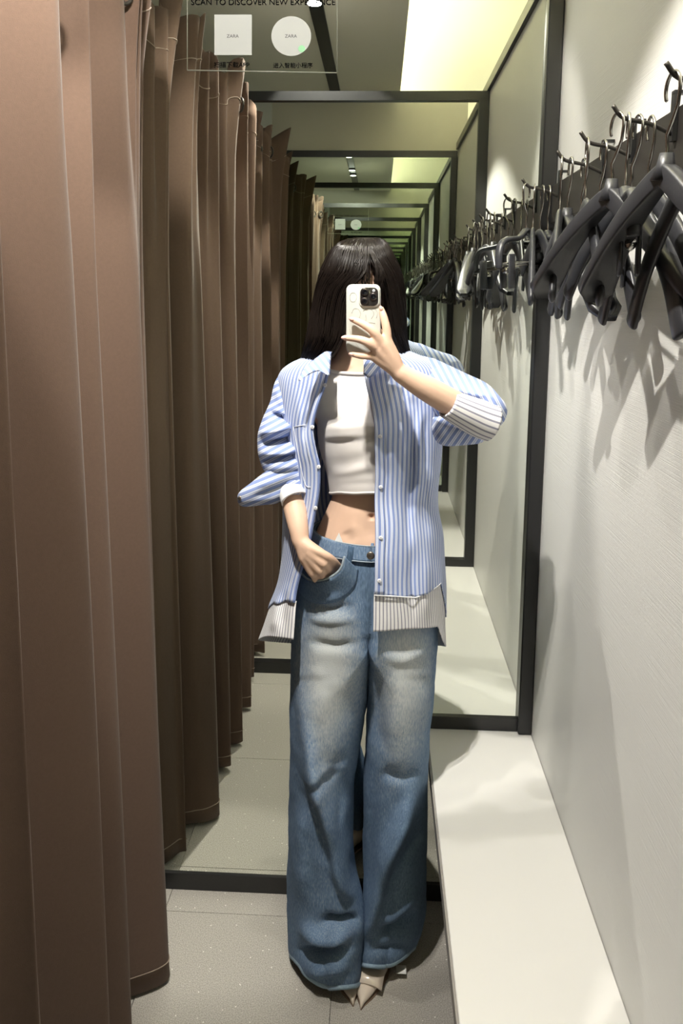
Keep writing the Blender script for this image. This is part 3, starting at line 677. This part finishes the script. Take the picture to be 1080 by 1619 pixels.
jeans = solidify(obj('jeans', JV, JF, 'denim', person, attr=dict(fade=fade)), 0.003, 1); jeans['label'] = 'faded blue wide-leg jeans'
nj = 88
for li, yend in ((0, 1519), (1, 1500)):
    b0 = li*171*nj
    P = [np.array(JV[b0+169*nj+j])*0.5+np.array(JV[b0+170*nj+j])*0.5 for j in range(nj)]; obj('hem', *tube(P, 0.0052, 6, closed=True, flat=(1.8, 0.8)), 'hemthread', jeans)
def jean_pt(px, py, lift=0.0):
    """front surface point of the jeans at a pixel"""
    m = JV[:, 1] < YP-0.01; d = (P2[:, 0]-px)**2+(P2[:, 1]-py)**2; d[~m] = 1e9; i = np.argsort(d)[:4]; w = 1/(d[i]+0.5); Y = (JV[i, 1]*w).sum()/w.sum(); return at(px, py, Y-lift)
def on_jeans(name, line, r, m, lift=0.003, sub=6, n_=6): return obj(name, *tube([jean_pt(p[0], p[1], lift) for p in catmull(line, sub)], r, n_), m, jeans)
for li, rows, side in ((0, LEFT, -1), (1, RIGHT, 1)):
    V2 = leg_grid(rows, side, lambda t, f: rim(t)-1+25*f, 8, off=0.006); V2 = [r[:nj//2+1] for r in V2]
    v, f = grid(V2); f = f if side < 0 else [q[::-1] for q in f]
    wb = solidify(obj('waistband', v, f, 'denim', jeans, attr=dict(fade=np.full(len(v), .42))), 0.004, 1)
    for r_ in (0, 8): obj('waistband_stitch', *tube([np.array(p)+np.array([0, -0.004, 0]) for p in V2[r_]], 0.0012, 5), 'thread', wb)
obj('belt_loop', *tube([jean_pt(x, y, 0.012) for x, y in ((556, 864), (554, 876), (552, 888), (551, 899))], 0.0065, 8, flat=(0.35, 1), up=(0, 1, 0)), 'denim', jeans)
obj('waist_button', *disc(at(586, 878, 1.580), (0, -1, 0), 0.0085, 0.004), 'metalbtn', jeans)
ct = catmull([(545, 880), (539, 899), (526, 911), (507, 918), (488, 917), (476, 907)], 8); cb = catmull([(566, 900), (560, 928), (537, 948), (506, 953), (482, 944), (471, 928)], 8)
V2 = [[jean_pt(*(a*(1-k/8)+b*k/8), 0.030*(1-k/8)**1.2+0.002) for a, b in zip(ct, cb)] for k in range(9)]
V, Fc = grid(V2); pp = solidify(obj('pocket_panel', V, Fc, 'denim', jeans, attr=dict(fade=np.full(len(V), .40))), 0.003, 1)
obj('pocket_edge', *tube([p+Vector((0, -0.001, 0.001)) for p in V2[0]], 0.0026, 6), 'thread', pp)
on_jeans('fly_stitch', [(573, 892), (572, 930), (574, 965), (584, 990)], 0.0010, 'thread', 0.002); on_jeans('side_seam', [(478, 935), (470, 1000), (466, 1100), (468, 1250), (464, 1400)], 0.0012, 'thread', 0.002)
on_jeans('inseam', [(592, 1040), (598, 1130), (601, 1230), (596, 1310)], 0.0013, 'thread', 0.002)
obj('care_label', [at(x, y, Y) for Y in (1.606, 1.6075) for x, y in ((529, 856), (536, 842), (542, 857))], [(0, 1, 2), (5, 4, 3), (0, 3, 4, 1), (1, 4, 5, 2), (2, 5, 3, 0)], 'paper', jeans, smooth=False)
obj('price_tag', *box(*(lambda p: (p.x-.012, p.x+.012, p.y-.012, p.y+.012, .0185, .0195))(at(634, 1543, 1.70))), 'paper', jeans, smooth=False)
# ---------------------------------------------------------------- shoes
def shoe(tip, back, wmax, flapd):
    t0 = Vector((tip[0], tip[1], 0)); d = Vector((back[0]-tip[0], back[1]-tip[1], 0)); L = d.length; d.normalize(); sx = Vector((d.y, -d.x, 0))
    if sx.x < 0: sx = -sx
    prof = [(0, .0012, .007, 0), (.012, .006, .012, 0), (.035, .020, .022, 0), (.07, .036, .034, 0), (.10, wmax, .044, 0), (.135, wmax*1.02, .052, .003), (.17, wmax*.85, .062, .014), (.205, wmax*.72, .066, .030), (.235, wmax*.66, .064, .042), (.248, wmax*.45, .060, .045)]
    V2 = []; n = 20
    for s, w, h, z in prof:
        c = t0+d*s; row = []
        for j in range(n):
            a = 2*math.pi*j/n; u, v = math.cos(a), math.sin(a)
            row.append(c+sx*w*math.copysign(abs(u)**0.8, u)+Vector((0, 0, z+0.004+(h*(0.5+0.5*v) if v > 0 else h*0.5*(1+v*0.98)))))
        V2.append(row)
    s = obj('shoe', *closed(V2), 'shoe', person)
    s['label'] = 'pointed beige patent leather shoe'
    V2 = [[t0+d*q+sx*w*k*1.01+Vector((0, 0, z+hz)) for k, hz in ((-1, 0), (1, 0), (1, .004), (-1, .004))] for q, w, h, z in prof]
    obj('sole', *closed(V2), 'sole', s, smooth=False)
    c = t0+d*0.235; obj('heel', *tube([(c.x, c.y, 0.0), (c.x, c.y, 0.03), (c.x, c.y, 0.05)], [.006, .009, .018], 10), 'shoe', s)
    c = t0+d*0.068
    if flapd: 
        V2 = [[c+d*q+sx*x+Vector((0, 0, z)) for x, z in ((-wmax*.9, .030+q*.28), (-wmax*.5, .0385+q*.3), (0, .041+q*.32), (wmax*.5, .0385+q*.3), (wmax*.9, .030+q*.28))] for q in (-.028, -.01, .012, .04)]
        solidify(obj('flap', *grid(V2), 'shoe', s), 0.003)
    return s
shoe((-0.034, 1.612), (-0.078, 1.86), .043, True); shoe((-0.016, 1.604), (0.034, 1.86), .044, True)
# ---------------------------------------------------------------- striped shirt
SH = [(553, 512, 640, 523, 575, .070, .075), (562, 488, 666, 522, 576, .085, .085), (572, 462, 684, 522, 576, .098, .095), (586, 445, 695, 520, 577, .110, .105), (610, 438, 700, 515, 580, .122, .115), (650, 440, 702, 501, 588, .138, .12), (680, 444, 702, 495, 592, .146, .12), (712, 446, 700, 500, 593, .144, .12),
      (740, 447, 697, 506, 593, .138, .122), (795, 448, 692, 502, 593, .136, .125), (850, 447, 700, 492, 593, .148, .13), (915, 440, 704, 474, 592, .156, .135), (960, 425, 706, 466, 591, .160, .14), (1025, 402, 708, 461, 590, .162, .145)]
def shirt_pt(s, y, off=0.0):
    xl, xr, xa, xb, rf, rb = smooth_interp(SH, y); c_, r_ = (xl+xr)/2, (xr-xl)/2
    ta = math.asin(np.clip((xa-c_)/r_, -1, 1)); tb = math.asin(np.clip((xb-c_)/r_, -1, 1)); th = ta-(2*math.pi-(tb-ta))*s
    q = math.cos(th)
    return at(c_+(r_+off/PXM(YP))*math.sin(th), y, YP+.005-q*((rf if q > 0 else rb)+off))
NSH = 240
def ybr(s): return np.interp(s, [0, .10, .14, .5, .74, .80, .90, 1], [955, 950, 962, 978, 976, 922, 945, 941])
def yen(s): return np.interp(s, [0, .08, .14, .5, .78, .800, .82, .90, 1], [1011, 1006, 1010, 1021, 1021, 1014, 990, 992, 999])
SFL = [([(655, 640), (652, 720), (646, 800), (645, 935)], 7, -0.015), ([(664, 640), (664, 720), (660, 830)], 7, 0.016), ([(672, 650), (668, 760)], 5, -0.012), ([(680, 700), (682, 800), (688, 900)], 8, 0.010), ([(625, 660), (620, 760), (622, 930)], 10, 0.006), ([(607, 600), (606, 760), (608, 930)], 9, -0.004),
       ([(650, 850), (652, 990)], 6, -0.010), ([(672, 860), (676, 990)], 8, 0.010), ([(470, 600), (476, 680), (486, 760)], 7, 0.008), ([(490, 610), (484, 660), (480, 700)], 5, -0.010), ([(497, 690), (500, 740), (496, 800)], 5, -0.006),
       ([(440, 930), (430, 1005)], 7, 0.012), ([(452, 930), (446, 1005)], 6, -0.010), ([(640, 590), (655, 640)], 8, 0.006)]
def shirt_sheet(ya, yb, NR, s0=0, s1=1, off=0.0, cols=NSH):
    V2, UV = [], []
    for i in range(NR+1):
        row = []
        for j in range(cols+1):
            s = s0+(s1-s0)*j/cols; y = ya(s)+(yb(s)-ya(s))*i/NR; row.append(shirt_pt(s, y, off)); UV.append((s*1.20, y*0.00136))
        V2.append(row)
    V, Fc = grid(V2); V = folds(V, SFL, YP+0.02); V = crumple(V, 0.0030, 16, 20); return V, Fc, UV
V, Fc, UV = shirt_sheet(lambda s: 553, ybr, 110)
shirt = solidify(obj('shirt', V, Fc, 'shirt', person, uv=UV), 0.0016, 0); shirt['label'] = 'open blue and white striped long-sleeved shirt'
SHV, SHP = V, proj(V)
V, Fc, UV = shirt_sheet(lambda s: ybr(s)-3, yen, 20, off=-0.003)
solidify(obj('shirt_hem', V, Fc, 'hem', shirt, uv=UV), 0.0016, 0)['label'] = 'white striped hem panel'
def shirt_front(px, py, lift=0.0):
    m = SHV[:, 1] < YP-0.02; d = (SHP[:, 0]-px)**2+(SHP[:, 1]-py)**2; d[~m] = 1e9; i = np.argsort(d)[:4]; w = 1/(d[i]+0.5); return at(px, py, (SHV[i, 1]*w).sum()/w.sum()-lift)
obj('hem_seam', *tube([Vector(shirt_pt(s, ybr(s), 0.002)) for s in np.linspace(0.80, 1, 40)], 0.0014, 5), 'white_cloth', shirt)
# front edges (plackets), pocket and buttons
for s0, s1 in ((0, 0.022), (0.978, 1)):
    V, Fc, UV = shirt_sheet(lambda s: 566, lambda s: ybr(s), 60, s0, s1, 0.0035, 6); solidify(obj('placket', V, Fc, 'shirt', shirt, uv=UV), 0.0016, 0)
for x, y in ((514, 609), (494, 675), (504, 738), (499, 803), (601, 690), (602, 770), (602, 850), (600, 918)):
    obj('button', *disc(shirt_front(x, y, 0.006), (0, -1, 0), 0.0042, 0.0016, 16), 'button', shirt)
pk = [(464, 675), (490, 673), (497, 700), (503, 735), (497, 765), (484, 768), (476, 740), (470, 710)]
obj('pocket_stitch', *tube([shirt_front(*p, 0.003) for p in catmull(pk+[pk[0]], 5)], 0.0006, 5), 'white_cloth', shirt)
def cloth_solid(name, g, m, parent, fl=None, cr=(0.003, 18), uvax=None, Yc=None, rot=0.0):
    V, Fc = g; V = np.array([tuple(v) for v in V])
    if fl: V = folds(V, fl, Yc)
    V = crumple(V, cr[0], cr[1], 5); P = proj(V); a = math.radians(rot)
    uv = [((p[0]*math.cos(a)+p[1]*math.sin(a))*0.00145, 0) for p in P]
    return obj(name, V, Fc, m, parent, uv=uv)
def cone_sleeve(path, radii_px, n=64, sub=10, flat=None):
    q = catmull([(*p, r) for p, r in zip(path, radii_px)], sub)
    return tube([at(a[0], a[1], a[2]) for a in q], [a[3]*PXM(a[2]) for a in q], n, 'round', flat=flat)
def open_cuff(path, radii_px, wall=0.004, n=64, sub=8):
    q = catmull([(*p, r) for p, r in zip(path, radii_px)], sub)
    P = [at(a[0], a[1], a[2]) for a in q]; R_ = [a[3]*PXM(a[2]) for a in q]
    v1, f1 = tube(P, R_, n, 'flat'); v2, f2 = tube(P, [x-wall for x in R_], n, 'flat'); m_ = len(P); k = len(v1); f = f1[:(m_-1)*n]+[tuple(i+k for i in x)[::-1] for x in f2[:(m_-1)*n]]
    for j in range(n):
        j2 = (j+1) % n; e = (m_-1)*n; f += [(e+j, e+j2, k+e+j2, k+e+j), (j2, j, k+j, k+j2)]
    return v1+v2, f
def tube_uv(g, n): return [((i % n)/n, 0) for i in range(len(g[0]))]
# sleeve of the arm that hangs down
g = cone_sleeve([(468, 592, 1.705), (457, 612, 1.70), (450, 640, 1.69), (443, 672, 1.675), (441, 700, 1.665), (450, 732, 1.655), (464, 768, 1.635)], [20, 24, 24, 31, 34, 36, 22])
fl = [([(422, 650), (448, 662), (478, 664)], 5, -0.030), ([(400, 684), (440, 678), (478, 668)], 7, 0.024), ([(405, 702), (445, 698), (478, 690)], 5, -0.028), ([(400, 714), (440, 717), (480, 706)], 7, 0.016), ([(412, 728), (450, 723), (482, 720)], 5, -0.022), ([(414, 745), (445, 738), (478, 735)], 7, 0.008), ([(425, 757), (455, 752), (484, 752)], 5, -0.012), ([(440, 610), (446, 645)], 6, 0.006)]
cloth_solid('sleeve', g, 'shirt', shirt, fl, rot=62, Yc=1.72)
fg = pillow([(430, 738), (412, 750), (397, 763), (381, 776), (375, 786), (377, 798), (388, 802), (412, 799), (436, 795), (458, 780), (478, 766), (474, 745), (452, 736)], 1.625, 0.022)
cloth_solid('rolled_cuff', fg, 'shirt', shirt, [([(392, 790), (430, 776), (470, 758)], 5, -0.008), ([(400, 770), (436, 760), (470, 748)], 5, 0.006)], rot=68, Yc=1.63)
obj('cuff_button', *disc(at(380, 787, 1.618), (0, -1, 0), 0.0045, 0.004, 14), 'metalbtn', shirt)
obj('inner_cuff', *open_cuff([(458, 768, 1.640), (463, 780, 1.626), (467, 791, 1.614)], [22, 23, 23.5]), 'white_cloth', shirt)
# sleeve of the raised arm
g = cone_sleeve([(668, 600, 1.70), (690, 612, 1.69), (720, 628, 1.65), (750, 641, 1.60), (772, 650, 1.555)], [38, 40, 41, 40, 30])
fl = [([(690, 606), (730, 618), (770, 622), (792, 640)], 6, 0.020), ([(690, 618), (730, 627), (775, 636)], 5, -0.026), ([(700, 588), (740, 604), (780, 620)], 4, -0.010), ([(700, 600), (712, 625), (700, 650)], 5, -0.012)]
cloth_solid('sleeve', g, 'shirt', shirt, fl, rot=-28, Yc=1.70)
fg = pillow([(684, 660), (683, 680), (690, 697), (705, 705), (740, 704), (762, 698), (772, 680), (750, 664), (715, 655)], 1.575, 0.035)
cloth_solid('rolled_cuff', fg, 'shirt', shirt, [([(700, 668), (720, 690), (745, 700)], 5, -0.008), ([(690, 665), (694, 685), (706, 700)], 4, 0.006)], rot=35, Yc=1.58)
g = open_cuff([(776, 668, 1.535), (756, 661, 1.525), (732, 650, 1.510), (708, 638, 1.498)], [31, 30, 27, 23.5])
cv = np.array([tuple(v) for v in g[0]])
ck = obj('inner_cuff', cv, g[1], 'hem', shirt, uv=[(0.19*(i % 64)/64, 0) for i in range(len(cv))])
obj('cuff_button', *disc(at(748, 662, 1.487), (0, -1, 0), 0.0045, 0.003, 14), 'button', shirt)
# collar
cf = pillow([(525, 556), (523, 575), (521, 594), (513, 588), (502, 587), (489, 592), (476, 600), (472, 602), (475, 592), (487, 577), (500, 565), (514, 556)], lambda x, y: 1.590-(y-556)*0.0010, 0.006)
cloth_solid('collar', cf, 'shirt', shirt, cr=(0.0015, 18), rot=-38)
cf = pillow([(574, 592), (576, 576), (586, 562), (602, 555), (616, 560), (608, 574), (595, 590), (584, 598)], lambda x, y: 1.590-(y-556)*0.0010, 0.006)
cloth_solid('collar', cf, 'shirt', shirt, cr=(0.0015, 18), rot=38)
# ================================================================== PHONE
def rrect(px0, px1, py0, py1, r, Y, depth, bev, axis_tilt=0):
    pts = []
    for cx_, cy_, a0 in ((px1-r, py0+r, -90), (px1-r, py1-r, 0), (px0+r, py1-r, 90), (px0+r, py0+r, 180)):
        for k in range(7): a = math.radians(a0+15*k); pts.append((cx_+r*math.cos(a), cy_+r*math.sin(a)))
    c = np.mean(np.array(pts), 0); V2 = []
    for dY, sc in ((bev, None), (0, bev), (0, None)): pass
    m = PXM(Y); b = bev/m
    def ins(d): return [(p[0]+(c[0]-p[0])*d/max(8, (px1-px0)/2), p[1]+(c[1]-p[1])*d/max(8, (py1-py0)/2)) for p in pts]
    for dd, yy in ((b, 0), (b*0.3, bev*0.3), (0, bev), (0, depth-bev), (b*0.3, depth-bev*0.3), (b, depth)):
        V2.append([at(p[0], p[1], Y+yy) for p in ins(dd)])
    V, Fc = grid(V2, True); n = len(pts); Fc = [f[::-1] for f in Fc]; Fc.append(tuple(range(n))); Fc.append(tuple(range(len(V)-n, len(V)))[::-1]); return V, Fc
YPH = 1.466
ph = thing('phone', 'smartphone in a frosted white case held up in front of the face', 'phone', tuple(at(574.5, 558, YPH)))
obj('case', *rrect(547.5, 602, 449.5, 559, 9.5, YPH, 0.012, 0.0025), 'case', ph)
ci = obj('camera_island', *rrect(567.5, 600.5, 451, 486, 9, YPH-0.003, 0.004, 0.0015), 'case', ph)
obj('lens_plate', *rrect(569.5, 598, 454.5, 484, 8, YPH-0.0042, 0.002, 0.0008), 'lensblack', ci)
for x, y in ((576.5, 461.5), (576.5, 476.5), (590.5, 469)):
    l = obj('lens', *disc(at(x, y, YPH-0.0042), (0, -1, 0), 0.0072, 0.0022, 20), 'lensring', ci); obj('lens_glass', *disc(at(x, y, YPH-0.0064), (0, -1, 0), 0.0052, 0.0005, 20), 'lensglass', ci)
obj('flash', *disc(at(591, 459.5, YPH-0.0042), (0, -1, 0), 0.0025, 0.0008, 12), 'button', ci)
obj('screen', *rrect(550, 599.5, 452, 556.5, 8, YPH+0.0118, 0.001, 0.0003), 'screen', ph)
for ln in ([(553, 468), (556, 463), (562, 464), (564, 471), (560, 477), (554, 475), (553, 468)], [(556, 495), (560, 488), (567, 489), (570, 496), (568, 503)], [(574, 492), (580, 488), (588, 490), (591, 497), (587, 504)],
           [(593, 488), (597, 495), (595, 503)], [(575, 511), (583, 510), (593, 511)], [(552, 520), (556, 530), (562, 541), (570, 552)], [(578, 497), (579, 505), (576, 511)]):
    obj('case_print', *tube([at(p[0], p[1], YPH-0.0002) for p in catmull(ln, 4)], 0.0004, 4), 'caseprint', ph)
# ================================================================== STICKERS ON THE MIRROR
def text_mesh(name, body_, px, py, wpx, m, parent, Y, center=True):
    cu = bpy.data.curves.new('t', 'FONT'); cu.body = body_; cu.size = 1; cu.extrude = 0; cu.align_x = 'CENTER'; cu.align_y = 'CENTER'
    o = bpy.data.objects.new('t', cu); C.objects.link(o); ev = o.evaluated_get(bpy.context.evaluated_depsgraph_get()); me = bpy.data.meshes.new_from_object(ev)
    vs = np.array([tuple(v.co) for v in me.vertices]); fs = [tuple(p.vertices) for p in me.polygons]; bpy.data.objects.remove(o); bpy.data.meshes.remove(me)
    if not len(vs): return
    c = (vs.max(0)+vs.min(0))/2; sc = wpx/(vs[:, 0].max()-vs[:, 0].min())
    return obj(name, [at(px+(v[0]-c[0])*sc, py-(v[1]-c[1])*sc, Y) for v in vs], fs, m, parent, smooth=False)
def slab(outline, Y, T=0.0012):
    n_ = len(outline); V = [at(*p, Y) for p in outline]+[at(*p, Y-T) for p in outline]
    return V, [tuple(range(n_)), tuple(range(n_, 2*n_))[::-1]]+[(i, n_+i, n_+(i+1) % n_, (i+1) % n_) for i in range(n_)]
def circ(x, y, r, n_=40): return [(x+r*math.cos(2*math.pi*k/n_), y+r*math.sin(2*math.pi*k/n_)) for k in range(n_)]
def sq(x0, x1, y0, y1): return [(x0, y0), (x1, y0), (x1, y1), (x0, y1)]
YS = YM-0.0002
def sticker(label, T, sc, big):
    t = thing('mirror_sticker', label, 'sticker', tuple(at(*T(415, 57), YS)))
    f = lambda pts: [T(*p) for p in pts]
    edge = [(296, 111), (533, 115)], [(296, -60), (296, 111)], [(533, -60), (533, 115)]
    for k, (a, b) in enumerate(edge):
        obj('film_edge', *tube([at(*T(*a), YS-0.001), at(*T(*b), YS-0.001)], 0.0011 if k == 0 else 0.0006, 5), 'acryl', t)
    obj('square_patch', *slab(f(sq(339, 398, 23, 87)), YS), 'sticker', t, smooth=False)
    obj('round_patch', *slab(f(circ(460.5, 57, 31.5)), YS), 'sticker', t, smooth=False)
    Y2 = YS-0.0014
    text_mesh('lettering', 'SCAN TO DISCOVER NEW EXPERIENCE', *T(416, 3), 228*sc, 'ink', t, Y2)
    if big:
        for x, y in ((368, 57), (460, 57)):
            g = text_mesh('logo', 'ZARA', *T(x, y), 19*sc, 'ink2', t, Y2)
        text_mesh('caption', '扫描下载APP', *T(366, 102), 56*sc, 'ink', t, Y2); text_mesh('caption', '进入智能小程序', *T(463, 103), 62*sc, 'ink', t, Y2)
        obj('green_dot', *slab(f(circ(477, 77, 5.5)), YS-0.0013, 0.0004), 'green', t, smooth=False)
    else:
        text_mesh('caption', '扫一扫，探索全新体验', *T(416, -42), 220*sc, 'ink', t, Y2)
sticker('clear sticker with white square, white disc and lettering at the top of the mirror', lambda x, y: (x, y), 1.0, True)
